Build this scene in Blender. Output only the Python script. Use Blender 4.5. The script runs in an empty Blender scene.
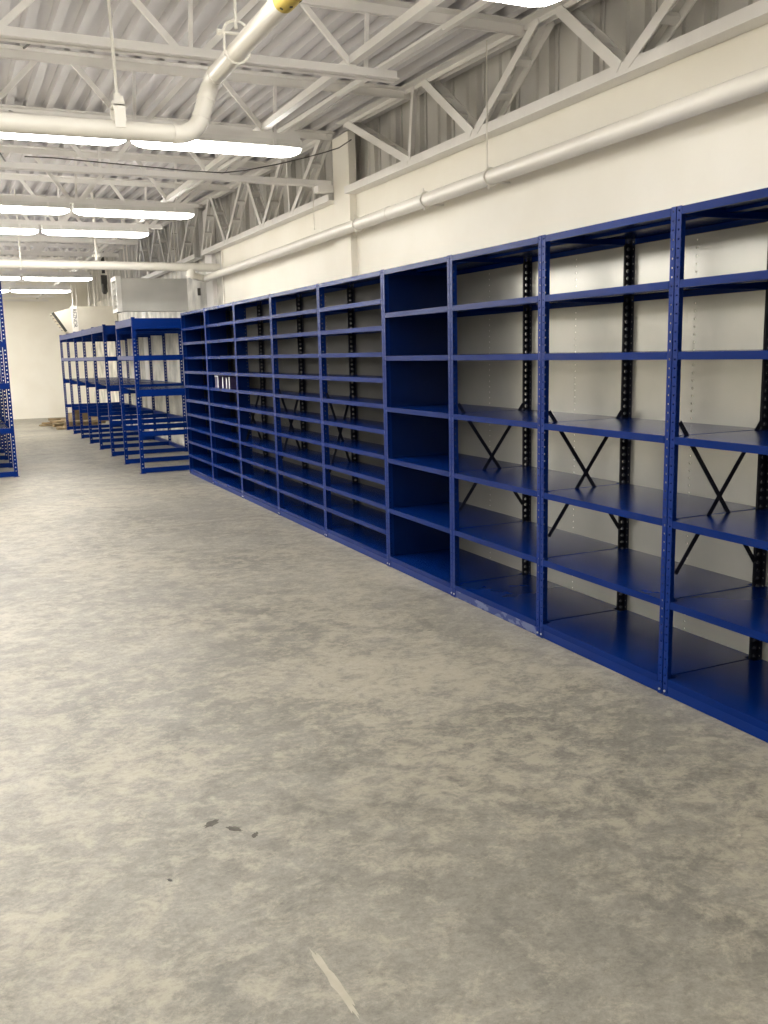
import bpy, bmesh, math, random
from mathutils import Vector, Matrix
random.seed(7)
scene = bpy.context.scene
COL = scene.collection

# ------------------------------------------------------------------ camera, world, exposure
F_PX, YAW, PITCH, ROLL, EYE = 923.226, 0.428719, 0.171284, -0.023160, 1.5633
fw = Vector((math.sin(YAW) * math.cos(PITCH), math.cos(YAW) * math.cos(PITCH), -math.sin(PITCH)))
rt = Vector((math.cos(YAW), -math.sin(YAW), 0.0))
up = rt.cross(fw)
cr, sr = math.cos(ROLL), math.sin(ROLL)
r2 = rt * cr + up * sr
u2 = up * cr - rt * sr
cam_data = bpy.data.cameras.new('camera')
cam_data.sensor_fit = 'VERTICAL'
cam_data.sensor_height = 32.0
cam_data.lens = 32.0 * F_PX / 1024.0
cam_data.clip_start = 0.05
cam = bpy.data.objects.new('camera', cam_data)
M = Matrix(((r2.x, u2.x, -fw.x, 0.0), (r2.y, u2.y, -fw.y, 0.0), (r2.z, u2.z, -fw.z, EYE), (0, 0, 0, 1)))
cam.matrix_world = M
COL.objects.link(cam)
scene.camera = cam

world = bpy.data.worlds.new('world')
scene.world = world
world.use_nodes = True
world.node_tree.nodes['Background'].inputs[0].default_value = (1.0, 0.96, 0.9, 1)
world.node_tree.nodes['Background'].inputs[1].default_value = 0.05
LAMP = 27.5                       # radiance of the fluorescent lenses
scene.view_settings.view_transform = 'Standard'
scene.view_settings.look = 'None'
scene.view_settings.gamma = 1.0
scene.view_settings.use_curve_mapping = False
scene.view_settings.exposure = 0.0


# ------------------------------------------------------------------ materials
def srgb(r, g, b):
    f = lambda c: (c / 255 / 12.92) if c / 255 <= 0.04045 else ((c / 255 + 0.055) / 1.055) ** 2.4
    return (f(r), f(g), f(b), 1.0)


def new_mat(name):
    m = bpy.data.materials.new(name)
    m.use_nodes = True
    return m, m.node_tree.nodes, m.node_tree.links, m.node_tree.nodes['Principled BSDF']


def paint(name, c1, c2, rough=0.5, scale=6.0, metal=0.0, bump=0.0, bscale=80.0, coat=0.0, spec=0.5):
    """two close tones mixed by noise, so that no surface is perfectly flat in colour"""
    m, N, L, b = new_mat(name)
    tc = N.new('ShaderNodeTexCoord')
    no = N.new('ShaderNodeTexNoise')
    no.inputs['Scale'].default_value = scale
    no.inputs['Detail'].default_value = 5.0
    L.new(tc.outputs['Object'], no.inputs['Vector'])
    ra = N.new('ShaderNodeValToRGB')
    ra.color_ramp.elements[0].position = 0.35
    ra.color_ramp.elements[0].color = c1
    ra.color_ramp.elements[1].position = 0.65
    ra.color_ramp.elements[1].color = c2
    L.new(no.outputs['Fac'], ra.inputs['Fac'])
    L.new(ra.outputs['Color'], b.inputs['Base Color'])
    b.inputs['Roughness'].default_value = rough
    b.inputs['Metallic'].default_value = metal
    b.inputs['Specular IOR Level'].default_value = spec
    b.inputs['Coat Weight'].default_value = coat
    b.inputs['Coat Roughness'].default_value = 0.2
    if bump > 0:
        n2 = N.new('ShaderNodeTexNoise')
        n2.inputs['Scale'].default_value = bscale
        L.new(tc.outputs['Object'], n2.inputs['Vector'])
        bp = N.new('ShaderNodeBump')
        bp.inputs['Strength'].default_value = bump
        bp.inputs['Distance'].default_value = 0.004
        L.new(n2.outputs['Fac'], bp.inputs['Height'])
        L.new(bp.outputs['Normal'], b.inputs['Normal'])
    return m


def concrete():
    m, N, L, b = new_mat('concrete_floor')
    tc = N.new('ShaderNodeTexCoord')

    def noise(scale, detail, rough=0.6, dist=0.0, stretch=None):
        n = N.new('ShaderNodeTexNoise')
        n.inputs['Scale'].default_value = scale
        n.inputs['Detail'].default_value = detail
        n.inputs['Roughness'].default_value = rough
        n.inputs['Distortion'].default_value = dist
        if stretch:
            mp = N.new('ShaderNodeMapping')
            mp.inputs['Scale'].default_value = stretch
            mp.inputs['Rotation'].default_value = (0, 0, 0.6)
            L.new(tc.outputs['Object'], mp.inputs['Vector'])
            L.new(mp.outputs['Vector'], n.inputs['Vector'])
        else:
            L.new(tc.outputs['Object'], n.inputs['Vector'])
        return n

    def ramp(src, p0, c0, p1, c1):
        r = N.new('ShaderNodeValToRGB')
        r.color_ramp.elements[0].position = p0
        r.color_ramp.elements[0].color = c0
        r.color_ramp.elements[1].position = p1
        r.color_ramp.elements[1].color = c1
        L.new(src, r.inputs['Fac'])
        return r.outputs['Color']

    def mix(mode, fac, a, c):
        x = N.new('ShaderNodeMix')
        x.data_type = 'RGBA'
        x.blend_type = mode
        x.inputs['Factor'].default_value = fac
        L.new(a, x.inputs['A'])
        L.new(c, x.inputs['B'])
        return x.outputs['Result']

    W = lambda v: (v, v, v, 1)
    big = ramp(noise(0.55, 4, 0.55, 0.4).outputs['Fac'], 0.36, srgb(150, 146, 136), 0.64, srgb(176, 171, 158))
    mid = ramp(noise(3.6, 11, 0.74, 0.5).outputs['Fac'], 0.38, W(0.62), 0.64, W(1.0))
    fine = ramp(noise(26, 12, 0.82, 0.3, (1.0, 1.3, 1)).outputs['Fac'], 0.34, W(0.50), 0.62, W(1.0))
    grit = ramp(noise(90, 5, 0.85).outputs['Fac'], 0.30, W(0.55), 0.6, W(1.0))
    c = mix('MULTIPLY', 0.85, big, mid)
    c = mix('MULTIPLY', 0.75, c, fine)
    c = mix('MULTIPLY', 0.5, c, grit)
    # pale flaky scuffs: sharp-edged patches whose density drifts across the slab
    def addm(op, a, c_):
        q = N.new('ShaderNodeMath')
        q.operation = op
        L.new(a, q.inputs[0])
        if isinstance(c_, float):
            q.inputs[1].default_value = c_
        else:
            L.new(c_, q.inputs[1])
        return q.outputs[0]
    drift = addm('MULTIPLY', noise(0.8, 3, 0.5, 0.3).outputs['Fac'], 0.34)
    flake = addm('ADD', noise(7.5, 15, 0.84, 0.25, (1.0, 1.2, 1)).outputs['Fac'], drift)
    sm = ramp(flake, 0.63, W(0.0), 0.75, W(1.0))
    x = N.new('ShaderNodeMix')
    x.data_type = 'RGBA'
    x.inputs['B'].default_value = srgb(190, 182, 162)
    L.new(addm('MULTIPLY', sm, 0.50), x.inputs['Factor'])
    L.new(c, x.inputs['A'])
    # a few dark old stains
    st = ramp(noise(1.1, 7, 0.7, 0.9).outputs['Fac'], 0.58, W(1.0), 0.70, W(0.66))
    c = mix('MULTIPLY', 0.8, x.outputs['Result'], st)
    L.new(c, b.inputs['Base Color'])
    rr = N.new('ShaderNodeMapRange')
    rr.inputs['To Min'].default_value = 0.30
    rr.inputs['To Max'].default_value = 0.54
    L.new(noise(1.6, 6).outputs['Fac'], rr.inputs['Value'])
    L.new(rr.outputs['Result'], b.inputs['Roughness'])
    b.inputs['Specular IOR Level'].default_value = 0.45
    bp = N.new('ShaderNodeBump')
    bp.inputs['Strength'].default_value = 0.12
    bp.inputs['Distance'].default_value = 0.01
    L.new(noise(14, 10, 0.7).outputs['Fac'], bp.inputs['Height'])
    L.new(bp.outputs['Normal'], b.inputs['Normal'])
    return m


def scuffed_blue():
    """blue paint worn through to pale grey in patches"""
    m, N, L, b = new_mat('scuffed_blue_paint')
    tc = N.new('ShaderNodeTexCoord')
    mp = N.new('ShaderNodeMapping')
    mp.inputs['Scale'].default_value = (1, 1.0, 2.2)
    n = N.new('ShaderNodeTexNoise')
    n.inputs['Scale'].default_value = 9.0
    n.inputs['Detail'].default_value = 4.0
    L.new(tc.outputs['Object'], mp.inputs['Vector'])
    L.new(mp.outputs['Vector'], n.inputs['Vector'])
    r = N.new('ShaderNodeValToRGB')
    r.color_ramp.elements[0].position = 0.52
    r.color_ramp.elements[0].color = BLUE_A
    r.color_ramp.elements[1].position = 0.56
    r.color_ramp.elements[1].color = srgb(84, 94, 132)
    L.new(n.outputs['Fac'], r.inputs['Fac'])
    L.new(r.outputs['Color'], b.inputs['Base Color'])
    b.inputs['Roughness'].default_value = 0.5
    return m


def lamp_mat():
    m, N, L, b = new_mat('lit_lens')
    b.inputs['Base Color'].default_value = (0.9, 0.9, 0.88, 1)
    b.inputs['Emission Color'].default_value = (1.0, 0.97, 0.915, 1)
    b.inputs['Emission Strength'].default_value = LAMP
    return m


BLUE_A = srgb(3, 36, 104)
BLUE_B = srgb(4, 39, 110)
MAT = {
    'floor': concrete(),
    'wall': paint('painted_wall', srgb(238, 233, 220), srgb(243, 239, 228), 0.7, 1.5, bump=0.15, bscale=40),
    'wall_mottled': paint('patched_wall', srgb(176, 174, 167), srgb(230, 227, 217), 0.7, 3.2),
    'steel_white': paint('white_steel_paint', srgb(232, 229, 224), srgb(238, 235, 230), 0.5, 4.0),
    'deck': paint('white_deck_paint', srgb(206, 203, 203), srgb(213, 210, 210), 0.7, 2.0),
    'siding': paint('grey_siding', srgb(196, 193, 187), srgb(206, 203, 197), 0.6, 2.0),
    'pipe': paint('pipe_enamel', srgb(228, 224, 214), srgb(234, 230, 220), 0.35, 3.0),
    'yellow': paint('yellow_tape', srgb(196, 170, 72), srgb(206, 182, 90), 0.5, 12),
    'black': paint('black_print', srgb(28, 27, 24), srgb(36, 34, 30), 0.5, 10),
    'dark': paint('dark_metal', srgb(48, 46, 42), srgb(64, 62, 56), 0.5, 10),
    'blue': paint('blue_enamel', BLUE_A, BLUE_B, 0.32, 5.0, spec=0.1),
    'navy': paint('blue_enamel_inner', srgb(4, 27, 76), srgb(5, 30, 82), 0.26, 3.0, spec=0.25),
    'shelf': paint('blue_shelf_enamel', srgb(3, 33, 96), srgb(4, 36, 102), 0.25, 3.0, spec=0.07),
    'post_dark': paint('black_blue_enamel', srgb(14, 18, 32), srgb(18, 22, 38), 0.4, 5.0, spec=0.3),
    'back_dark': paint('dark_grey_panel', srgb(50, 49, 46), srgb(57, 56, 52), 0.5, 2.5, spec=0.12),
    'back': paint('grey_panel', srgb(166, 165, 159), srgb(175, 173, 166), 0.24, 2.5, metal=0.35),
    'bolt': paint('zinc_bolt', srgb(190, 190, 186), srgb(205, 204, 200), 0.35, 30, metal=0.6),
    'lens': lamp_mat(),
    'housing': paint('fixture_enamel', srgb(222, 220, 214), srgb(230, 228, 222), 0.45, 6),
    'cream': paint('cream_cabinet', srgb(206, 199, 180), srgb(214, 207, 190), 0.5, 3),
    'greybox': paint('light_grey_cabinet', srgb(196, 195, 188), srgb(206, 204, 197), 0.45, 3),
    'wood': paint('scrap_wood', srgb(132, 112, 82), srgb(172, 150, 116), 0.75, 9),
    'card': paint('scrap_cardboard', srgb(112, 98, 74), srgb(150, 132, 100), 0.85, 7),
    'purple': paint('violet_cover', srgb(58, 48, 84), srgb(72, 60, 98), 0.5, 12),
    'paper': paint('white_spine', srgb(222, 222, 228), srgb(236, 236, 240), 0.5, 12),
    'cable': paint('black_cable', srgb(84, 82, 79), srgb(92, 90, 86), 0.6, 12),
    'putty': paint('white_putty', srgb(172, 166, 150), srgb(182, 175, 160), 0.7, 20),
    'stain': paint('old_stain', srgb(70, 66, 57), srgb(92, 87, 77), 0.6, 30),
}
MAT['scuff'] = scuffed_blue()


# ------------------------------------------------------------------ mesh helpers
class MB:
    def __init__(self):
        self.v = []
        self.f = []

    def quad(self, a, b, c, d):
        i = len(self.v)
        self.v += [tuple(a), tuple(b), tuple(c), tuple(d)]
        self.f.append((i, i + 1, i + 2, i + 3))
        return self

    def box(self, x0, x1, y0, y1, z0, z1):
        i = len(self.v)
        self.v += [(x, y, z) for z in (z0, z1) for y in (y0, y1) for x in (x0, x1)]
        for q in ((0, 2, 3, 1), (4, 5, 7, 6), (0, 1, 5, 4), (2, 6, 7, 3), (0, 4, 6, 2), (1, 3, 7, 5)):
            self.f.append(tuple(i + k for k in q))
        return self

    def bar(self, p0, p1, w, h, side=None, off=(0, 0)):
        """box beam from p0 to p1, w along 'side', h along the third axis; off shifts in that frame"""
        p0, p1 = Vector(p0), Vector(p1)
        d = (p1 - p0).normalized()
        s = Vector(side) if side else (Vector((0, 0, 1)) if abs(d.z) < 0.9 else Vector((1, 0, 0)))
        s = (s - d * s.dot(d)).normalized()
        t = d.cross(s)
        i = len(self.v)
        for p in (p0, p1):
            for a, c in ((-1, -1), (1, -1), (1, 1), (-1, 1)):
                q = p + s * (off[0] + a * w / 2) + t * (off[1] + c * h / 2)
                self.v.append(tuple(q))
        for q in ((0, 1, 2, 3), (7, 6, 5, 4), (0, 4, 5, 1), (1, 5, 6, 2), (2, 6, 7, 3), (3, 7, 4, 0)):
            self.f.append(tuple(i + k for k in q))
        return self

    def angle(self, p0, p1, w, side, out, th=0.007, w2=None):
        """L profile: one leg along 'side', the other along 'out'"""
        w2 = w2 or w
        p0, p1 = Vector(p0), Vector(p1)
        d = (p1 - p0).normalized()
        s = Vector(side)
        s = (s - d * s.dot(d)).normalized()
        o = Vector(out)
        o = (o - d * o.dot(d) - s * o.dot(s)).normalized()
        for du, wu, dv, wv in ((0, w, 0, th), (0, th, th, w2)):
            i = len(self.v)
            for p in (p0, p1):
                for a, c in ((0, 0), (1, 0), (1, 1), (0, 1)):
                    self.v.append(tuple(p + s * (du + a * wu - w / 2) + o * (dv + c * (wv if wv == th else w2 - th))))
            for q in ((0, 1, 2, 3), (7, 6, 5, 4), (0, 4, 5, 1), (1, 5, 6, 2), (2, 6, 7, 3), (3, 7, 4, 0)):
                self.f.append(tuple(i + k for k in q))
        return self

    def prism(self, prof, y0, y1, axis='y'):
        """closed profile of (a, z) swept along y (a = x) or along x (a = y)"""
        n = len(prof)
        i = len(self.v)
        for t in (y0, y1):
            for a, z in prof:
                self.v.append((a, t, z) if axis == 'y' else (t, a, z))
        for k in range(n):
            j = (k + 1) % n
            self.f.append((i + k, i + j, i + n + j, i + n + k))
        self.f.append(tuple(i + k for k in range(n))[::-1])
        self.f.append(tuple(i + n + k for k in range(n)))
        return self

    def tube(self, pts, r, n=14, cap=True):
        pts = [Vector(p) for p in pts]
        rings = []
        ref = None
        for k, p in enumerate(pts):
            if k == 0:
                d = pts[1] - p
            elif k == len(pts) - 1:
                d = p - pts[k - 1]
            else:
                d = (pts[k + 1] - p).normalized() + (p - pts[k - 1]).normalized()
            d.normalize()
            if ref is None:
                ref = Vector((0, 0, 1)) if abs(d.z) < 0.9 else Vector((1, 0, 0))
            s = (ref - d * ref.dot(d)).normalized()
            ref = s
            t = d.cross(s)
            i = len(self.v)
            rr = r[k] if isinstance(r, (list, tuple)) else r
            for q in range(n):
                a = 2 * math.pi * q / n
                self.v.append(tuple(p + (s * math.cos(a) + t * math.sin(a)) * rr))
            rings.append(i)
        for a, c in zip(rings, rings[1:]):
            for q in range(n):
                self.f.append((a + q, a + (q + 1) % n, c + (q + 1) % n, c + q))
        if cap:
            self.f.append(tuple(rings[0] + q for q in range(n))[::-1])
            self.f.append(tuple(rings[-1] + q for q in range(n)))
        return self

    def mesh(self, name, mat, smooth=False):
        me = bpy.data.meshes.new(name)
        me.from_pydata(self.v, [], self.f)
        bm = bmesh.new()
        bm.from_mesh(me)
        bmesh.ops.recalc_face_normals(bm, faces=bm.faces)
        bm.to_mesh(me)
        bm.free()
        me.materials.append(MAT[mat])
        if smooth:
            me.polygons.foreach_set('use_smooth', [True] * len(me.polygons))
            me.set_sharp_from_angle(angle=math.radians(40))
        me.update()
        return me

    def build(self, name, mat, parent=None, smooth=False, bevel=0.0):
        o = put(name, self.mesh(name, mat, smooth), parent)
        if bevel:
            b = o.modifiers.new('bevel', 'BEVEL')
            b.width = bevel
            b.segments = 2
            b.limit_method = 'ANGLE'
        return o


def put(name, me, parent=None, loc=(0, 0, 0), rot=(0, 0, 0)):
    o = bpy.data.objects.new(name, me)
    COL.objects.link(o)
    o.location = loc
    o.rotation_euler = rot
    if parent:
        o.parent = parent
    return o


def tag(o, label=None, cat=None, group=None, kind=None):
    if label:
        o['label'] = label
    if cat:
        o['category'] = cat
    if group:
        o['group'] = group
    if kind:
        o['kind'] = kind
    return o


def thing(name, label, cat, loc=(0, 0, 0), group=None, rz=0.0):
    o = bpy.data.objects.new(name, None)
    o.empty_display_size = 0.1
    COL.objects.link(o)
    o.location = loc
    o.rotation_euler = (0, 0, rz)
    return tag(o, label, cat, group)


def arc(c, p, q, n=8):
    """quarter bend about corner c from p to q (both the same distance from c)"""
    c, p, q = Vector(c), Vector(p), Vector(q)
    o = p + q - c
    return [o + (p - o) * math.cos(a) + (q - o) * math.sin(a) for a in [math.pi / 2 * k / n for k in range(n + 1)]]


def perforated(cells, u0, u1, origin, udir, ndir, hole=0.009, th=0.0025, sides=8):
    """sheet strip running up z with one real hole in each cell; cells = [z0, z1, ...]; returns verts, faces"""
    o, u, n = Vector(origin), Vector(udir), Vector(ndir)
    v, f = [], []

    def P(a, z, layer):
        v.append(tuple(o + u * a + n * (layer * th) + Vector((0, 0, z))))
        return len(v) - 1

    um = (u0 + u1) / 2
    prev = None
    for z0, z1 in zip(cells, cells[1:]):
        zm = (z0 + z1) / 2
        outer = [(u0, z0), (um, z0), (u1, z0), (u1, zm), (u1, z1), (um, z1), (u0, z1), (u0, zm)]
        inner = []
        for a, z in outer:
            ang = math.atan2(z - zm, a - um)
            k = round(ang / (math.pi / 4)) * math.pi / 4
            inner.append((um + math.cos(k) * hole / 2, zm + math.sin(k) * hole / 2))
        O = [[P(a, z, l) for a, z in outer] for l in (0, 1)]
        I = [[P(a, z, l) for a, z in inner] for l in (0, 1)]
        for k in range(8):
            j = (k + 1) % 8
            f.append((O[0][k], O[0][j], I[0][j], I[0][k]))
            f.append((O[1][k], I[1][k], I[1][j], O[1][j]))
            f.append((I[0][k], I[0][j], I[1][j], I[1][k]))
            if k in (2, 3, 6, 7):
                f.append((O[0][k], O[1][k], O[1][j], O[0][j]))
    return v, f


def add_vf(mb, vf):
    i = len(mb.v)
    mb.v += vf[0]
    mb.f += [tuple(i + k for k in q) for q in vf[1]]
    return mb


# ------------------------------------------------------------------ the room
XW = 3.44          # inner face of the right-hand wall along the shelves
XR = 3.53          # inner face of the wall behind the racks
XL, YB, YF = -9.0, -4.5, 27.0
zd = lambda y: 3.575 + 0.022 * (y - 8.4)      # underside of the sloping roof deck
S = lambda o: tag(o, kind='structure')

S(MB().box(XL - 0.2, XW + 0.3, YB - 0.2, YF + 0.2, -0.15, 0.0).build('floor', 'floor'))
S(MB().box(XW, XW + 0.2, YB, 12.62, 0, 3.0).build('wall_right', 'wall'))
S(MB().box(XR, XR + 0.2, 12.62, YF, 0, 3.0).build('wall_right_rear', 'wall_mottled'))
S(MB().box(XL, XW + 0.3, YF, YF + 0.2, 0, 4.1).build('wall_far', 'wall'))
S(MB().box(XL, XW + 0.3, YB - 0.2, YB, 0, 4.1).build('wall_back', 'wall'))
S(MB().box(XL - 0.2, XL, YB - 0.2, YF + 0.2, 0, 4.1).build('wall_left', 'wall'))

# roof deck: trapezoid ribs running along the hall
mb = MB()
pitch, dep = 0.152, 0.055
prof = []
x = XL
while x < XW + 0.2:
    prof += [(x, 0.0), (x + 0.052, 0.0), (x + 0.064, dep), (x + pitch - 0.012, dep)]
    x += pitch
for (a, za), (b, zb) in zip(prof, prof[1:]):
    mb.quad((a, YB, zd(YB) + za), (b, YB, zd(YB) + zb), (b, YF, zd(YF) + zb), (a, YF, zd(YF) + za))
o = mb.build('ceiling', 'deck')
sm = o.modifiers.new('thickness', 'SOLIDIFY')
sm.thickness = 0.0015
S(o)
S(MB().prism([(YB, zd(YB) + 0.065), (YF, zd(YF) + 0.065), (YF, zd(YF) + 0.16), (YB, zd(YB) + 0.16)], XL - 0.2, XW + 0.5, 'x').build('ceiling_roof_slab', 'deck'))

# upright metal siding behind the wall truss, each sheet a part of the upper wall
wu = MB().box(XW + 0.12, XW + 0.2, YB, YF, 3.0, 4.0).build('wall_right_upper', 'siding')
S(wu)
mb = MB()
xs = XW + 0.115
prof = [(0, 0), (0.04, 0), (0.052, 0.035), (0.083, 0.035), (0.095, 0), (0.215, 0), (0.227, 0.016), (0.250, 0.016), (0.262, 0), (0.44, 0)]
for (a, d0), (b, d1) in zip(prof, prof[1:]):
    mb.quad((-d0, a, 0), (-d1, b, 0), (-d1, b, 0.98), (-d0, a, 0.98))
mb.box(-0.012, 0.0, 0.432, 0.440, 0, 0.98)
sheet = mb.mesh('siding_sheet', 'siding')
y = 2.4
while y < YF - 0.3:
    put('siding_sheet', sheet, wu, (xs, y, 3.0))
    y += 0.44

# columns standing against the wall
for i, (yc, xa, xb) in enumerate(((8.17, 3.38, XW), (13.47, 3.472, XR), (18.67, 3.472, XR))):
    c = MB().box(xa, xb + 0.01, yc - 0.19, yc + 0.19, 0, zd(yc) - 0.06)
    o = c.build('wall_column', 'steel_white' if i else 'wall')
    tag(o, ['white boxed column rising behind the tall blue shelves to the roof',
            'white column at the end of the blue shelf run',
            'white column behind the open blue racks'][i], 'column', 'wall columns')

# ------------------------------------------------------------------ truss along the top of the wall
XT = 3.36
ZB0, ZB1 = 2.967, 3.03


def truss(y0, y1, webs, label):
    t = thing('wall_truss', label, 'truss', (0, 0, 0), 'trusses along the top of the wall')
    m = MB().box(XT - 0.035, XT - 0.027, y0, y1, ZB0, ZB1).box(XT - 0.027, XW - 0.002, y0, y1, ZB0 + 0.002, ZB0 + 0.010)
    m.build('bottom_chord', 'steel_white', t)
    m = MB()
    for xa, xb, da, db in ((XT - 0.10, XT + 0.06, 0.010, 0.001), (XT - 0.03, XT - 0.022, 0.04, 0.010), (XT + 0.02, XT + 0.028, 0.04, 0.010)):
        m.prism([(y0, zd(y0) - da), (y1, zd(y1) - da), (y1, zd(y1) - db), (y0, zd(y0) - db)], xa, xb, 'x')
    m.build('top_chord', 'steel_white', t)
    for ya, ta, yb, tb in webs:
        za = zd(ya) - 0.012 if ta == 't' else ZB0 + 0.03
        zb = zd(yb) - 0.012 if tb == 't' else ZB0 + 0.03
        pa, pb = (ya, za), (yb, zb)
        if za > zb:
            pa, pb = pb, pa
        d = Vector((0, pb[0] - pa[0], pb[1] - pa[1])).normalized()
        side = Vector((1, 0, 0)).cross(d)
        w = MB()
        thin = abs(pa[0] - pb[0]) < 0.2
        wd = 0.04 if thin else 0.062
        w.angle((XT - 0.0385, pa[0], pa[1] + 0.015), (XT - 0.0385, pb[0], pb[1]), wd, side, (1, 0, 0), 0.007, 0.05)
        if not thin:
            w.angle((XT + 0.078, pa[0], pa[1]), (XT + 0.078, pb[0], pb[1]), wd, side, (-1, 0, 0), 0.007, 0.05)
            for f in (0.36, 0.66):
                q = Vector((0, pa[0], pa[1])).lerp(Vector((0, pb[0], pb[1])), f)
                w.bar((XT - 0.03, q.y, q.z), (XT + 0.07, q.y, q.z), 0.035, 0.05, side)
        w.build('web', 'steel_white', t)
    return t


W1 = [(7.90, 't', 6.68, 'b'), (6.66, 'b', 6.58, 't'), (6.42, 't', 5.71, 'b'), (5.65, 'b', 4.93, 't'), (4.74, 't', 4.17, 'b'), (4.11, 'b', 3.42, 't')]
W2 = [(8.52, 't', 9.38, 'b'), (9.46, 'b', 9.50, 't'), (9.66, 't', 10.38, 'b'), (10.46, 'b', 10.96, 't'), (11.14, 't', 11.92, 'b'), (12.0, 'b', 12.6, 't'), (13.22, 'b', 12.72, 't')]
truss(2.7, 7.97, W1, 'white steel truss above the near blue shelves, right of the boxed column')
truss(8.37, 13.27, W2, 'white steel truss beyond the boxed column, above the many-shelved units')
W3 = [(a + 5.2, ta, b + 5.2, tb) for a, ta, b, tb in W2]
truss(13.67, 18.47, W3, 'white steel truss beyond the end column, above the grey hanging box')

# ------------------------------------------------------------------ roof joists
ZJ = 3.10
JY = [3.45 + 1.65 * k for k in range(15)]
XJ0 = -2.6
m = MB()                                              # double-angle chord: two upright legs and the flat legs
m.box(XL, 2.47, -0.048, -0.012, 0.0, 0.007).box(XL, 2.47, -0.018, -0.011, 0.007, 0.052)
m.box(XL, 2.47, 0.012, 0.048, 0.0, 0.007).box(XL, 2.47, 0.011, 0.018, 0.007, 0.052)
me_bot = m.mesh('bottom_chord', 'steel_white')
m = MB()
m.box(XL, 2.47, -0.048, -0.012, 0.0, 0.007).box(XL, 3.37, -0.018, -0.011, 0.007, 0.052)
m.box(XL, 2.47, 0.012, 0.048, 0.0, 0.007).box(XL, 3.37, 0.011, 0.018, 0.007, 0.052)
m.box(2.47, 3.37, -0.048, 0.048, 0.0, 0.007).box(3.22, 3.37, -0.06, 0.06, -0.06, 0.0)
me_bot_tie = m.mesh('bottom_chord', 'steel_white')
zt = 0.5                                            # nominal depth; each joist's webs are fitted to the roof slope
m = MB()
m.box(XL, 3.40, -0.085, -0.012, -0.007, -0.0005).box(XL, 3.40, -0.018, -0.011, -0.06, -0.008)
m.box(XL, 3.40, 0.012, 0.085, -0.007, -0.0005).box(XL, 3.40, 0.011, 0.018, -0.06, -0.008)
me_top = m.mesh('top_chord', 'steel_white')
web_meshes = []
nodes = [2.28 - 1.0 * k for k in range(5)]
for k, xn in enumerate(nodes):
    for dx, wdt in ((-0.40, 0.036), (0.02, 0.022), (0.42, 0.036)):
        if k == 0 and dx > 0.4:
            dx = 0.62
        a, b = (xn + (0.05 if dx > 0.1 else -0.05 if dx < -0.1 else 0), 0, 0.03), (xn + dx, 0, zt - 0.012)
        web_meshes.append(MB().bar(a, b, wdt, 0.018, (1, 0, 0)).mesh('web', 'steel_white'))
ORD = ['first', 'second', 'third', 'fourth', 'fifth', 'sixth', 'seventh', 'eighth', 'ninth', 'tenth', 'eleventh', 'twelfth', 'thirteenth', 'fourteenth', 'fifteenth']
for k, yj in enumerate(JY):
    lab = ('open-web white roof joist right over the camera, mostly above the picture' if k == 0 else
           'nearest visible open-web white roof joist, blunt-ended bottom chord' if k == 1 else
           'white roof joist tied to the boxed wall column' if k == 3 else
           'open-web white roof joist, %s from the camera' % ORD[k])
    j = thing('roof_joist', lab, 'joist', (0, yj, ZJ), 'roof joists')
    put('bottom_chord', me_bot_tie if k == 3 else me_bot, j)
    dj = zd(yj) - ZJ
    put('top_chord', me_top, j, (0, 0, dj))
    for w in web_meshes:
        put('web', w, j).scale.z = (dj - 0.012) / zt

# bridging angles that run along the hall over the joists
b1 = MB().angle((2.20, 2.0, ZJ + 0.062), (2.20, 26.6, ZJ + 0.062), 0.045, (1, 0, 0), (0, 0, 1), 0.006).build('bridging_angle', 'steel_white')
tag(b1, 'long white bridging angle lying across the joist bottom chords', 'beam', 'bridging')
b2 = MB().angle((2.79, 2.0, zd(2.0) - 0.10), (2.79, 26.6, zd(26.6) - 0.10), 0.035, (1, 0, 0), (0, 0, 1), 0.006).build('bridging_angle', 'steel_white')
tag(b2, 'long thin white bridging angle high up near the wall truss', 'beam', 'bridging')
me_rod = MB().tube([(0.55, 0.04, 0.05), (0.60, 1.58, zt - 0.07)], 0.007, 6).mesh('bridging_rod', 'dark')
for k in range(1, 5):
    tag(put('bridging_rod', me_rod, None, (0.0, JY[k], ZJ)),
        'thin dark diagonal rod between the %s and %s roof joists' % (ORD[k], ORD[k + 1]), 'rod', 'diagonal bridging rods')

# ------------------------------------------------------------------ fluorescent fixtures under the joists
FL = 1.20
hs = MB().box(-FL / 2, FL / 2, -0.055, 0.055, -0.058, 0.0).box(-FL / 2, FL / 2, -0.098, 0.098, -0.060, -0.054).box(-FL / 2 - 0.006, -FL / 2, -0.06, 0.06, -0.06, 0.002)
hs.box(FL / 2, FL / 2 + 0.006, -0.06, 0.06, -0.06, 0.002)
me_h = hs.mesh('housing', 'housing')
pr = [(-0.055, -0.058), (-0.090, -0.060), (-0.108, -0.067), (-0.108, -0.078), (-0.090, -0.096), (-0.05, -0.104),
      (0.05, -0.104), (0.090, -0.096), (0.108, -0.078), (0.108, -0.067), (0.090, -0.060), (0.055, -0.058)]
m = MB()
n = len(pr)
rings = [(-FL / 2, 0.45, 0.0), (-FL / 2 + 0.05, 0.86, 0.0), (-FL / 2 + 0.11, 1.0, 0), (FL / 2 - 0.11, 1.0, 0), (FL / 2 - 0.05, 0.86, 0), (FL / 2, 0.45, 0.0)]
for xx, sc_, _ in rings:
    for a, z in pr:
        m.v.append((xx, a * sc_, -0.058 + (z + 0.058) * sc_))
for q in range(len(rings) - 1):
    for k in range(n):
        j = (k + 1) % n
        m.f.append((q * n + k, q * n + j, (q + 1) * n + j, (q + 1) * n + k))
m.f.append(tuple(range(n))[::-1])
m.f.append(tuple((len(rings) - 1) * n + k for k in range(n)))
me_l = m.mesh('lens', 'lens', True)
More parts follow.
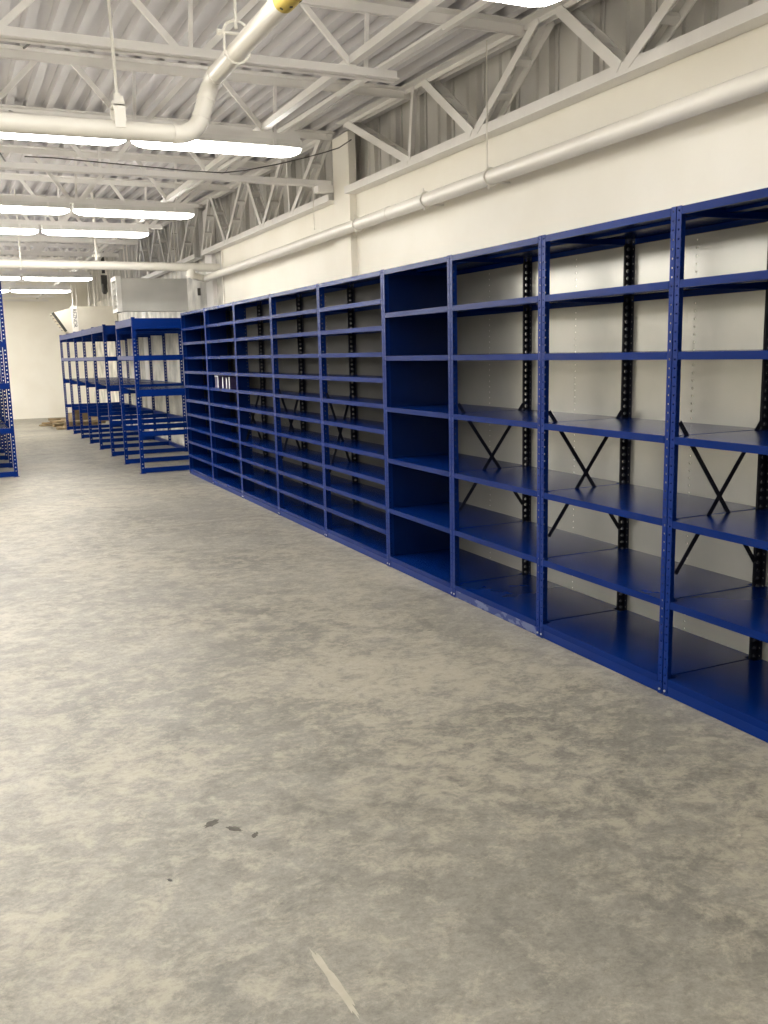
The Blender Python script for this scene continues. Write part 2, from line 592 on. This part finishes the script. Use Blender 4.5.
me_clip = MB().box(-0.012, 0.012, -0.062, 0.062, -0.06, 0.004).mesh('mounting_clip', 'steel_white')
rows = [(-0.9, 2.44, None), (3.50, 2.49, 'over the camera'), (6.75, 2.46, 'in the nearest full row'), (10.05, 2.45, 'in the second row'),
        (11.7, 2.29, 'in the third row'), (15.0, 0.55, None), (18.3, 2.50, 'in the fourth row'), (21.6, 2.48, 'in the farthest row'), (24.9, -0.05, None), (16.65, 0.62, None), (19.95, 0.75, None), (23.25, 0.85, None), (13.35, 0.48, None)]  # rows marked None are unseen fixtures, added to brighten the hall
for yr, xr, rl in rows:
    for k in range(9 if rl else 7):
        xc = xr - FL / 2 - k * (FL + 0.05)
        if rl is None:
            lab = 'fluorescent fixture added out of view to brighten the far hall' if yr > 0 else 'fluorescent fixture added unseen behind the camera for more light'
        elif k == 0:
            lab = 'lit fluorescent fixture %s, right-hand one by the wall' % rl
        elif k == 1:
            lab = 'lit fluorescent fixture %s, one left of the end fixture' % rl
        else:
            lab = 'lit fluorescent fixture %s, %s from the right end' % (rl, ORD[k])
        t = thing('fluorescent_light', lab, 'ceiling light', (xc, yr, ZJ - 0.001), 'fluorescent ceiling lights')
        put('housing', me_h, t)
        put('lens', me_l, t)
        put('mounting_clip', me_clip, t, (-0.4, 0, 0))
        put('mounting_clip', me_clip, t, (0.4, 0, 0))

# ------------------------------------------------------------------ pipes
# heavy pipe that crosses above, drops, and heads over the camera
YP, Z1, Z2, XP = 4.85, 2.663, 2.93, 1.225
R = 0.044
bend = 0.09
t = thing('overhead_pipe', 'thick white pipe that crosses overhead, bends up and runs towards the camera', 'pipe', (0, 0, 0))
c1 = Vector((XP, YP, Z1))
c2 = Vector((XP + 0.085, YP - 0.01, Z2))
dirv = (c2 - c1).normalized()
pts = [(-2.4, YP, Z1 - 0.03)] + arc(c1, c1 - Vector((bend, 0, 0)), c1 + dirv * bend) + arc(c2, c2 - dirv * bend, c2 - Vector((0, bend, 0)))
pts += [(c2.x, 3.62, Z2)]
MB().tube(pts, R, 22).build('pipe_run', 'pipe', t, True)
MB().tube([(c2.x, 3.62, Z2), (c2.x, 1.5, Z2)], R, 22).build('pipe_run', 'pipe', t, True)
MB().tube([(c2.x, 3.70, Z2), (c2.x, 3.50, Z2)], R + 0.0025, 22).build('yellow_band', 'yellow', t, True)
sp = MB()
for k in range(9):
    a = math.radians(150 + k * 31)
    py = 3.67 - 0.045 * (k % 3)
    q = Vector((c2.x + math.cos(a) * (R + 0.003), py, Z2 + math.sin(a) * (R + 0.003)))
    sp.tube([q - Vector((math.cos(a), 0, math.sin(a))) * 0.002, q + Vector((math.cos(a), 0, math.sin(a))) * 0.001], 0.007, 8)
tag(sp.build('band_spots', 'black', t), kind='stuff')
for p, d in ((c1 - Vector((bend + 0.02, 0, 0)), Vector((1, 0, 0))), (c1 + dirv * (bend + 0.004), dirv), (c2 - dirv * (bend + 0.004), dirv), (c2 - Vector((0, bend + 0.02, 0)), Vector((0, 1, 0)))):
    MB().tube([p - d * 0.007, p + d * 0.007], R + 0.0035, 22).build('weld_ring', 'pipe', t, True)
# hanger on the crossing run
h = thing('pipe_hanger', 'white rod hanger with a broad strap on the crossing overhead pipe', 'hanger', (0.845, YP, Z1), 'pipe hangers')
MB().tube([(0.0, 0, 0.14), (-0.015, 0.0, zd(YP) - Z1 - 0.001)], 0.008, 10).build('rod', 'pipe', h, True)
pr = [(-0.026, 0.0), (0.026, 0.0), (0.028, 0.10), (0.018, 0.145), (-0.018, 0.145), (-0.03, 0.10)]
MB().prism([(a, z) for a, z in pr], -0.052, -0.047).prism([(a, z) for a, z in pr], 0.047, 0.052).box(-0.03, 0.03, -0.052, 0.052, 0.10, 0.106).build('strap', 'pipe', h)
MB().tube([(0, 0, 0.09), (0, 0, 0.165)], 0.017, 6).build('nut', 'pipe', h)
# clevis hanger on the run over the camera
h = thing('pipe_hanger', 'white ring-shaped rod hanger on the pipe above the bend', 'hanger', (c2.x, 4.36, Z2), 'pipe hangers')
ring = [(math.cos(a) * 0.058, 0, 0.085 + math.sin(a) * 0.045) for a in [math.pi * k / 12 for k in range(13)]]
ring = [(0.058, 0, -0.02)] + ring + [(-0.058, 0, -0.02)]
MB().tube(ring, 0.006, 8).build('clevis', 'pipe', h, True)
MB().tube([(R + 0.008) * Vector((math.cos(a), 0, math.sin(a))) for a in [math.pi + math.pi * k / 12 for k in range(13)]], 0.006, 8).build('yoke', 'pipe', h, True)
MB().tube([(-0.085, 0, 0.075), (0.085, 0, 0.075)], 0.007, 8).tube([(-0.09, 0, 0.075), (-0.075, 0, 0.075)], 0.013, 6).tube([(0.075, 0, 0.075), (0.09, 0, 0.075)], 0.013, 6).build('cross_bolt', 'pipe', h)
MB().tube([(0, 0, 0.095), (0, 0, zd(4.36) - Z2 - 0.001)], 0.0075, 10).build('rod', 'pipe', h, True)

# wall pipe
XPW = 3.30
t = thing('wall_pipe', 'long white pipe along the wall above the blue shelves', 'pipe', (0, 0, 0))
zp = lambda y: 2.688 - (y - 3.0) * 0.006
MB().tube([(XPW, 1.0, zp(1.0)), (XPW, 7.0, zp(7.0))], 0.05, 22).build('pipe_run', 'pipe', t, True)
MB().tube([(XPW, 7.0, zp(7.0)), (XPW, 13.05, zp(13.05))], 0.05, 22).build('pipe_run', 'pipe', t, True)
XC = 3.19
MB().tube([(XPW, 6.97, zp(6.97)), (XPW, 7.03, zp(7.03))], 0.054, 22).build('coupling', 'pipe', t, True)
# (bracket, u-bolt) clamps
for yc in (5.42, 6.33, 7.62):
    z = zp(yc)
    h = thing('pipe_clamp', 'white clamp on the wall pipe, %s' % {5.42: 'where the long thin rod comes down', 6.33: 'over the three tall-opening units', 7.62: 'just right of the boxed column'}[yc], 'clamp', (XPW, yc, z), 'wall pipe clamps')
    MB().tube([Vector((math.cos(a) * 0.056, 0, math.sin(a) * 0.056)) for a in [2 * math.pi * k / 16 for k in range(17)]], 0.006, 8).build('band', 'pipe', h, True)
    MB().box(0.055, XW - XPW + 0.004, -0.012, 0.012, -0.035, -0.025).build('bracket', 'pipe', h)
    MB().tube([(-0.02, 0, -0.075), (-0.02, 0, -0.05)], 0.007, 6).tube([(-0.03, 0, 0.05), (-0.03, 0, 0.08)], 0.006, 6).build('bolt', 'pipe', h)
    if yc == 5.42:
        MB().tube([(-0.03, 0, 0.05), (-0.03, 0, zd(yc) - z - 0.001)], 0.004, 8).build('rod', 'pipe', h, True)
h = thing('hanging_rod', 'thin white rod hanging from the tied joist beside the boxed column', 'rod', (3.19, 8.4, 2.72))
MB().tube([(0, 0, 0), (0, 0, ZJ - 2.72 - 0.051)], 0.004, 8).build('rod', 'pipe', h)
MB().tube([(0, 0, -0.015), (0, 0, 0.0)], 0.009, 8).build('end_nut', 'pipe', h)

# far cross pipe with its drop to the wall pipe
YX, ZX = 12.8, 2.768
t = thing('cross_pipe', 'white pipe crossing the far hall above the grey box', 'pipe', (0, 0, 0))
MB().tube([(-2.4, YX, ZX + 0.005), (3.45, YX, ZX - 0.01)], 0.055, 22).build('pipe_run', 'pipe', t, True)
MB().tube([(3.05, YX, ZX - 0.04), (3.05, YX, 2.62)], 0.058, 18).tube([(3.05, YX, 2.66), (3.05, YX, 2.64)], 0.07, 18).build('drop', 'pipe', t, True)
MB().tube([(3.07, YX, 2.65), (XPW, 13.04, zp(13.04))], 0.048, 18).build('branch', 'pipe', t, True)
h = thing('riser_pipe', 'thin white vertical pipe with a round flange rising from the cross pipe', 'pipe', (1.83, YX, ZX + 0.056))
MB().tube([(0, 0, -0.004), (0, 0, zd(YX) - ZX - 0.058)], 0.02, 12).build('pipe_run', 'pipe', h, True)
MB().tube([(0, 0, 0.04), (0, 0, 0.07)], 0.06, 16).build('flange', 'pipe', h, True)
for xq in (0.9,):
    h = thing('pipe_hanger', 'thin white rod holding the far cross pipe', 'hanger', (xq, YX, ZX), 'pipe hangers')
    MB().tube([(0, 0, 0.062), (0, 0, zd(YX) - ZX - 0.001)], 0.009, 8).build('rod', 'pipe', h)
    MB().tube([Vector((0, math.cos(a) * 0.068, math.sin(a) * 0.068)) for a in [2 * math.pi * k / 16 for k in range(17)]], 0.007, 8).build('band', 'pipe', h, True)
tag(MB().tube([(3.425, 12.55, 0.0), (3.425, 12.55, 2.95)], 0.012, 8).build('conduit', 'pipe'), 'thin vertical conduit on the wall behind the last shelf unit', 'conduit')

# loose black cable slung to the column
cp = [(0.68, 8.28, 3.18), (0.9, 8.28, 3.183), (1.43, 8.28, 3.165), (2.0, 8.28, 3.145), (2.3, 8.28, 3.145), (2.5, 8.28, 3.175), (2.8, 8.25, 3.24), (3.04, 8.2, 3.30), (3.2, 8.12, 3.34), (3.29, 7.98, 3.36), (3.29, 7.7, 3.37)]
tag(MB().tube(cp, 0.005, 8).build('slung_cable', 'cable', None, True), 'thin black cable slung from the roof to the boxed column', 'cable')

# ------------------------------------------------------------------ blue steel shelving
X0, HT = 2.795, 2.134
DEPTH = {'near': 0.575, 'far': 0.315}
Y1, WN, WF = 3.1168, 0.97908, 1.27729
FA = 0.028


def post_mesh(fb, pitch, hole):
    """angle post at the origin: face flange across y (0 to -FA) at x=0, side flange into +x at y=0"""
    n = int(HT / pitch)
    cells = [HT * k / n for k in range(n + 1)]
    m = MB()
    add_vf(m, perforated(cells, 0, FA, (0, 0, 0), (0, -1, 0), (1, 0, 0), 0.010))
    add_vf(m, perforated(cells, 0.0025, fb, (0, 0, 0), (1, 0, 0), (0, -1, 0), hole))
    return m


def mirrored(m, sx, sy):
    q = MB()
    q.v = [(x * sx, y * sy, z) for x, y, z in m.v]
    q.f = [f if sx * sy > 0 else f[::-1] for f in m.f]
    return q


POSTS = {}
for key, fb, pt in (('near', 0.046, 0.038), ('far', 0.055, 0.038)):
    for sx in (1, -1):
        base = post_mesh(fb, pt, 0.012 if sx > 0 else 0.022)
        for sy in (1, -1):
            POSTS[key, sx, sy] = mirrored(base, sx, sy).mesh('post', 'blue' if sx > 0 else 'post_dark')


def shelf_mesh(w, lip, DEP):
    """folded steel tray: plate, four turned-down lips with a small return"""
    h = w / 2 - 0.0065
    m = MB()
    e = 0.0025
    m.box(0.05, DEP - 0.05, -h, h, -e, 0)                                  # plate between the posts
    m.box(e, 0.05, -h + FA, h - FA, -e, 0).box(DEP - 0.05, DEP - e, -h + FA, h - FA, -e, 0)
    for s in (1, -1):
        y = s * h
        m.box(0.05, DEP - 0.05, min(y, y - s * e), max(y, y - s * e), -lip, -e)
    yl = h - FA + 0.001
    m.box(0.0, e, -yl, yl, -lip, 0).box(DEP - e, DEP, -yl, yl, -lip, 0)
    m.box(e, 0.018, -yl, yl, -lip, -lip + e).box(DEP - 0.018, DEP - e, -yl, yl, -lip, -lip + e)
    m.box(DEP / 2 - 0.03, DEP / 2 + 0.03, -h + 0.01, h - 0.01, -0.016, -e)    # stiffener under the plate
    return m


KIT = {}
for key, w in (('near', WN), ('far', WF)):
    DEP = DEPTH[key]
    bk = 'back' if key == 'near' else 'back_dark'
    KIT[key, 'shelf'] = shelf_mesh(w, 0.033, DEP).mesh('shelf', 'shelf')
    h = w / 2 - FA - 0.003
    KIT[key, 'kick'] = MB().box(0.003, 0.006, -h, h, 0.002, 0.05).mesh('kick_plate', 'blue')
    KIT[key, 'kick_scuffed'] = MB().box(0.003, 0.006, -h, h, 0.002, 0.05).mesh('kick_plate', 'scuff')
    hh = w / 2 - 0.002
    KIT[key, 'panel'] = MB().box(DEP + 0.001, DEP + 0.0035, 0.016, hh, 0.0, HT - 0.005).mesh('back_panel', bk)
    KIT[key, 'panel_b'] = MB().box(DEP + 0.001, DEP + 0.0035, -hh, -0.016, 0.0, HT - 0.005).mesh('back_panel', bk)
    n = int(HT / 0.038)
    m = MB()
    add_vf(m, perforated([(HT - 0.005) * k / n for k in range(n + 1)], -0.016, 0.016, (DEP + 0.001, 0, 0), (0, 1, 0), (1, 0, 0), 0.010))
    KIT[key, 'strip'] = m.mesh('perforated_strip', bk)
    ys = w / 2 - 0.006
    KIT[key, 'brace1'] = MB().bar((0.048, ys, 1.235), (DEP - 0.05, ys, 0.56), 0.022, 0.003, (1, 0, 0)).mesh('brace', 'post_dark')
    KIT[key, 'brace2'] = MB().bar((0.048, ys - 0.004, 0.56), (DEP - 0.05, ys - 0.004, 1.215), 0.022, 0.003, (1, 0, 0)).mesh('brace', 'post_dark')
    KIT[key, 'side'] = MB().box(0.004, DEP - 0.004, w / 2 - 0.0035, w / 2 - 0.001, 0.0, HT - 0.004).mesh('side_panel', 'navy')
me_bolt = MB().tube([(-0.004, 0, 0), (0.002, 0, 0)], 0.0055, 8).mesh('bolt', 'bolt')

NEAR_Z = [HT - 0.003, 1.834, 1.537, 1.176, 0.808, 0.441, 0.082]
FAR_Z = [HT - 0.003] + [1.935 - 0.1853 * k for k in range(11)]


def unit(key, y_far, w, levels, label, side, scuff=False, brace=True, spec=None):
    t = thing('shelving_unit', label, 'shelving', (X0, y_far - w / 2, 0), 'blue steel shelving units along the wall')
    hw = w / 2 - 0.003
    DEP = DEPTH[key]
    for sx, px in ((1, 0.0), (-1, DEP)):
        for sy in (1, -1):
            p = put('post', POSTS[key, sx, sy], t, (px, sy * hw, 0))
            if sx > 0:
                put('bolt', me_bolt, p, (0.0, -sy * FA / 2, 0.022))
    for z in levels:
        put('shelf', KIT[key, 'shelf'], t, (0, 0, z))
    put('kick_plate', KIT[key, 'kick_scuffed' if scuff else 'kick'], t)
    put('back_panel', KIT[key, 'panel'], t)
    put('back_panel', KIT[key, 'panel_b'], t)
    put('perforated_strip', KIT[key, 'strip'], t)
    if side:
        put('side_panel', KIT[key, 'side'], t)
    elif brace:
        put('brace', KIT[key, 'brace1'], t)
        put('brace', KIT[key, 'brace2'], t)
    return t


unit('near', Y1, WN, NEAR_Z, 'blue open shelving unit cut by the right picture edge, nearest the camera', False)
unit('near', Y1 + WN, WN, NEAR_Z, 'blue open shelving unit with six openings, second from the right edge', False)
unit('near', Y1 + 2 * WN, WN, NEAR_Z, 'blue open shelving unit with paint worn off its base strip', False, True)
unit('near', Y1 + 3 * WN, WN, NEAR_Z, 'blue shelving unit with six openings and a solid blue side', True)
YQ = Y1 + 3 * WN
unit('far', YQ + WF, WF, FAR_Z, 'blue shelving unit with eleven narrow openings, nearest of its kind', False)
unit('far', YQ + 2 * WF, WF, FAR_Z, 'blue eleven-opening shelving unit, second of the close-shelved ones', False)
u7 = unit('far', YQ + 3 * WF, WF, FAR_Z, 'blue eleven-opening shelving unit, middle of the five close-shelved ones', False)
m = MB()
n = int(HT / 0.038)
add_vf(m, perforated([(HT - 0.01) * k / n for k in range(n + 1)], 0.105, 0.135, (0, WF / 2 - 0.006, 0), (1, 0, 0), (0, -1, 0), 0.012))
m.box(0.004, 0.105, WF / 2 - 0.0085, WF / 2 - 0.006, 0, HT - 0.01)
m.build('side_flange', 'navy', u7)
unit('far', YQ + 4 * WF, WF, FAR_Z, 'blue eleven-opening shelving unit holding a few white-spined folders', True)
unit('far', YQ + 5 * WF, WF, FAR_Z, 'blue eleven-opening shelving unit at the far end of the run', True)

# folders standing on one shelf
zs = FAR_Z[5] + 0.0005
for i, (yy, th_, hh, spine) in enumerate(((10.93, 0.16, 0.138, 'paper'), (10.66, 0.045, 0.128, 'paper'), (10.50, 0.05, 0.122, 'paper'), (10.37, 0.03, 0.132, 'paper'))):
    b = thing('folder', ['wide white-topped box folder, leftmost on the close-shelved unit', 'white-spined folder beside the wide box folder',
                         'white-spined violet folder, second from the right', 'thin white-spined folder, rightmost of the four'][i], 'folder', (2.84, yy, zs), 'folders on the shelf')
    MB().box(0.004, 0.2, -th_ / 2, th_ / 2, 0, hh).build('cover', 'purple', b)
    m = MB().box(0.0, 0.0035, -th_ / 2, -th_ / 2 + min(th_, 0.032), 0, hh)
    if i == 0:
        m.box(0.0, 0.0035, -th_ / 2 + 0.032, th_ / 2, hh - 0.012, hh).box(0.0, 0.2, -th_ / 2, th_ / 2, hh + 0.0005, hh + 0.0035)
    m.build('spine', spine, b)

# ------------------------------------------------------------------ open blue racks
me_cache = {}


def rack_post(h):
    if ('p', h) not in me_cache:
        n = int(h / 0.052)
        cells = [h * k / n for k in range(n + 1)]
        m = MB()
        add_vf(m, perforated(cells, -0.024, 0.024, (0, -0.02, 0), (1, 0, 0), (0, 1, 0), 0.018))
        add_vf(m, perforated(cells, -0.0175, 0.02, (-0.024, 0, 0), (0, 1, 0), (1, 0, 0), 0.018))
        add_vf(m, perforated(cells, -0.0175, 0.02, (0.024, 0, 0), (0, 1, 0), (-1, 0, 0), 0.018))
        m.box(-0.04, 0.04, -0.04, 0.04, 0.0005, 0.005)
        me_cache['p', h] = m.mesh('post', 'blue')
    return me_cache['p', h]


def rack(name_label, ys, xa, xb, h, levels, decks, side_beams, gap_pairs=()):
    t = thing('storage_rack', name_label, 'rack', ((xa + xb) / 2, ys[0], 0), 'open blue racks')
    hw = (xb - xa) / 2
    for y in ys:
        for s in (-1, 1):
            put('post', rack_post(h), t, (s * hw, y - ys[0], 0))
        for z0, z1 in levels:
            key = ('b', hw, z1 - z0)
            if key not in me_cache:
                hgt = z1 - z0
                me_cache[key] = MB().box(-hw - 0.012, hw + 0.012, -0.025, -0.021, 0, hgt).box(-hw + 0.026, hw - 0.026, -0.015, 0.012, hgt - 0.003, hgt).box(-hw + 0.026, hw - 0.026, -0.015, 0.008, 0, 0.003).mesh('beam', 'blue')
            put('beam', me_cache[key], t, (0, y - ys[0], z0))
    for k, (ya, yb) in enumerate(zip(ys, ys[1:])):
        L = yb - ya
        for z0, z1, both in side_beams:
            key = ('s', round(L, 3), z1 - z0)
            if key not in me_cache:
                me_cache[key] = MB().box(-0.024, -0.020, 0.022, L - 0.022, 0, z1 - z0).box(-0.020, 0.012, 0.022, L - 0.022, z1 - z0 - 0.003, z1 - z0).mesh('side_beam', 'blue')
            if both in ('l', 'lr'):
                put('side_beam', me_cache[key], t, (-hw, ya - ys[0], z0))
            if both in ('r', 'lr'):
                put('side_beam', me_cache[key], t, (hw, ya - ys[0], z0), (0, 0, 0))
        for z in decks:
            nb = 3
            ww = (2 * hw - 0.06) / nb
            key = ('d', round(L, 3), round(ww, 4))
            if key not in me_cache:
                me_cache[key] = MB().box(-ww / 2 + 0.006, ww / 2 - 0.006, 0.03, L - 0.03, -0.012, 0).mesh('deck_panel', 'navy')
            for q in range(nb):
                put('deck_panel', me_cache[key], t, (-hw + 0.03 + ww * (q + 0.5), ya - ys[0], z))
    return t


FY = [12.80 + 1.305 * k for k in range(8)]
LV = [(1.945, 2.085), (1.525, 1.595), (1.045, 1.14), (0.505, 0.575), (0.008, 0.075)]
SB = [(1.985, 2.085, 'lr'), (1.535, 1.595, 'l'), (1.06, 1.14, 'r'), (0.51, 0.575, 'r'), (0.01, 0.075, 'r')]
rack('tall open blue rack right beside the end of the shelf run', FY[0:2], 2.235, 3.43, 2.10, LV, [2.075, 1.135], SB)
rack('long open blue rack running on to the far wall', FY[2:8], 2.235, 3.43, 2.10, LV, [2.075, 1.135], SB)
GY = [13.50 + 1.22 * k for k in range(6)]
LV2 = [(1.745, 1.82), (1.19, 1.27), (0.595, 0.665), (0.008, 0.075)]
rack('tall blue rack cut by the left picture edge', GY, -0.60, 0.655, 2.62, LV2 + [(2.5, 2.58)], [0.655, 1.262], [(0.01, 0.07, 'l'), (1.2, 1.27, 'l'), (2.5, 2.58, 'lr')])

# ------------------------------------------------------------------ hanging units far down the hall
t = thing('hanging_duct_box', 'light grey box hanging from the roof above the near rack', 'duct box', (2.24, 14.0, 2.245), None)
MB().box(0.07, 1.03, 0, 0.42, 0, 0.46).build('body', 'greybox', t, False, 0.006)
fr = MB().box(0.0, 0.07, -0.012, 0.03, -0.02, 0.485).box(0.0, 0.07, 0.39, 0.432, -0.02, 0.485).box(0.0, 0.07, 0.03, 0.39, -0.02, 0.03).box(0.0, 0.07, 0.03, 0.39, 0.43, 0.485).build('outlet_frame', 'housing', t)
for k in range(5):
    MB().bar((0.035, 0.03, 0.08 + 0.075 * k), (0.035, 0.39, 0.08 + 0.075 * k), 0.05, 0.004, (1, 0, -0.5)).build('louver', 'housing', fr)
MB().box(0.07, 1.03, -0.006, 0.0, -0.012, 0.012).build('bottom_flange', 'siding', t)
for px in (0.2, 0.9):
    for py in (0.08, 0.34):
        MB().tube([(px, py, 0.455), (px, py, zd(14.0) - 2.246)], 0.008, 8).build('hanger_rod', 'pipe', t)

t = thing('unit_heater', 'cream unit heater with a slanted hood hanging beyond the racks', 'heater', (2.54, 22.0, 2.10), None)
MB().box(0.0, 0.97, 0, 0.75, 0.0, 0.63).build('cabinet', 'cream', t, False, 0.008)
cc = MB().box(-0.03, 0.10, -0.012, 0.0, 0.0, 0.64).build('corner_cover', 'wall', t)
m = MB()
pf = [(-0.03, 0.02), (-0.165, 0.085), (-0.42, 0.485), (-0.03, 0.60)]
m.prism(pf, 0.0, 0.75)
hd = m.build('hood', 'cream', t)
MB().bar((-0.17, -0.006, 0.08), (-0.425, -0.006, 0.49), 0.06, 0.014, (1, 0, 0.6)).build('hood_mouth', 'dark', hd)
for k in range(6):
    f = (k + 0.5) / 6
    MB().bar((-0.17 - 0.255 * f, 0.01, 0.085 + 0.40 * f), (-0.17 - 0.255 * f, 0.74, 0.085 + 0.40 * f), 0.03, 0.006, (-1, 0, 0)).build('louver', 'dark', hd)
for px in (0.03, 0.12, 0.38, 0.5, 0.80):
    MB().tube([(px, 0.1, 0.625), (px, 0.1, zd(22.0) - 2.101)], 0.013 if px != 0.12 else 0.008, 8).build('hanger_rod', 'pipe', t)
MB().prism([(0.72, -0.05), (0.80, -0.01), (0.70, 0.0), (0.60, -0.01)], -0.02, 0.2).build('drain_pan', 'dark', t)
# upright lettering on the corner cover
cu = bpy.data.curves.new('lettering', 'FONT')
cu.body = 'REZNOR'
cu.size = 0.115
cu.space_character = 0.92
cu.extrude = 0.001
tmp = bpy.data.objects.new('lettering_curve', cu)
COL.objects.link(tmp)
bpy.context.view_layer.update()
me = bpy.data.meshes.new_from_object(tmp.evaluated_get(bpy.context.evaluated_depsgraph_get()))
bpy.data.objects.remove(tmp)
me.materials.clear()
me.materials.append(MAT['black'])
xs_ = [v.co.x for v in me.vertices]
sx = 0.40 / (max(xs_) - min(xs_))
for v in me.vertices:
    v.co.x *= sx
put('lettering', me, cc, (0.0, -0.014, 0.575), (math.radians(90), math.radians(90), 0))

# dark fittings
t = thing('vent_motor', 'dark metal vent motor hanging near the far ceiling', 'motor', (3.0, 20.2, 2.88))
MB().tube([(0, 0, 0.05), (0, 0, 0.20)], 0.06, 12).build('body', 'dark', t, True)
MB().tube([(0, 0, 0.0), (0, 0, 0.05)], [0.03, 0.06], 12).build('cap', 'dark', t, True)
MB().box(-0.06, 0.06, -0.03, 0.03, 0.20, 0.38).box(-0.03, 0.03, -0.02, 0.02, 0.42, zd(20.2) - 2.88 - 0.001).build('bracket', 'dark', t)
t = thing('wall_sensor', 'small dark sensor box on a clip below the cross pipe end', 'sensor', (3.17, 13.34, 2.47))
MB().box(0.09, 0.13, -0.03, 0.0, -0.05, 0.05).build('box', 'dark', t)
MB().box(0.115, 0.14, 0.0, 0.010, -0.015, 0.015).build('clip', 'bolt', t)

# ------------------------------------------------------------------ scrap boards on the floor by the far wall
random.seed(11)
zz = [0.002]
spots = []
for k in range(16):
    ln = random.uniform(0.6, 1.3)
    wd = random.uniform(0.09, 0.2) if k % 3 else random.uniform(0.26, 0.34)
    tk = random.uniform(0.036, 0.043)
    layer, slot = k // 4, k % 4
    cx = random.uniform(2.3, 2.65) + 0.03 * layer
    cy = 22.25 + slot * 0.45
    ang = random.uniform(-0.06, 0.06)
    m = MB().box(-ln / 2, ln / 2, -wd / 2, wd / 2, 0, tk)
    for i, v in enumerate(m.v):
        m.v[i] = (v[0] + random.uniform(-0.03, 0.03), v[1] + random.uniform(-0.012, 0.012), v[2])
    o = m.build('scrap_board', 'wood' if k % 3 else 'card')
    o.location = (cx, cy, 0.002 + layer * 0.045)
    o.rotation_euler = (0.0, random.uniform(-0.004, 0.004) if layer else 0.0, ang)
    tag(o, 'brown scrap board, %s of the pile on the floor by the far wall' % ['bottom layer', 'second layer', 'third layer', 'top layer'][layer], 'board', 'scrap boards in the pile')
t = thing('scrap_box', 'crushed brown cardboard box on top of the scrap pile', 'box', (2.55, 22.6, 0.18), None, 0.3)
MB().box(-0.2, 0.2, -0.15, -0.144, 0, 0.16).box(-0.2, 0.2, 0.144, 0.15, 0, 0.16).box(-0.2, -0.194, -0.144, 0.144, 0, 0.16).box(0.194, 0.2, -0.144, 0.144, 0, 0.16).box(-0.194, 0.194, -0.144, 0.144, 0, 0.006).build('box_sides', 'card', t)
MB().bar((-0.2, -0.15, 0.16), (0.2, -0.15, 0.16), 0.005, 0.12, (0, 1, 0.4), (0, 0.06)).build('flap', 'card', t)

# flat marks on the floor: a strip of dried putty and an old spill
def blob(name, cx, cy, rx, ry, rot, mat, label, cat, seed):
    rnd = random.Random(seed)
    m = MB()
    n = 26
    m.v.append((0, 0, 0.0016))
    for k in range(n):
        a = 2 * math.pi * k / n
        r = 1 + rnd.uniform(-0.28, 0.22)
        m.v.append((math.cos(a) * rx * r, math.sin(a) * ry * r, 0.0008))
    for k in range(n):
        m.f.append((0, 1 + k, 1 + (k + 1) % n))
    o = m.build(name, mat)
    o.location = (cx, cy, 0)
    o.rotation_euler = (0, 0, rot)
    tag(o, label, cat)


blob('dried_putty', 0.731, 1.98, 0.15, 0.012, 1.62, 'putty', 'pale streak of dried putty on the floor, bottom of the picture', 'mark', 3)
rnd = random.Random(5)
for i, (px, py, r1, r2, a) in enumerate(((0.655, 2.90, 0.030, 0.016, 0.5), (0.715, 2.83, 0.034, 0.013, 2.2), (0.765, 2.76, 0.018, 0.010, 1.0))):
    blob('floor_stain', px, py, r1, r2, a, 'stain', 'small dark floor stain, %s of three in the foreground' % ['leftmost', 'middle', 'rightmost'][i], 'stain', 20 + i)
blob('floor_stain', 0.455, 2.62, 0.012, 0.006, 2.0, 'dark', 'tiny dark speck alone on the floor at lower left', 'stain', 31)
blob('paint_fleck', 2.165, 2.04, 0.010, 0.006, 0.4, 'putty', 'tiny pale fleck on the floor below the nearest shelf', 'fleck', 32)
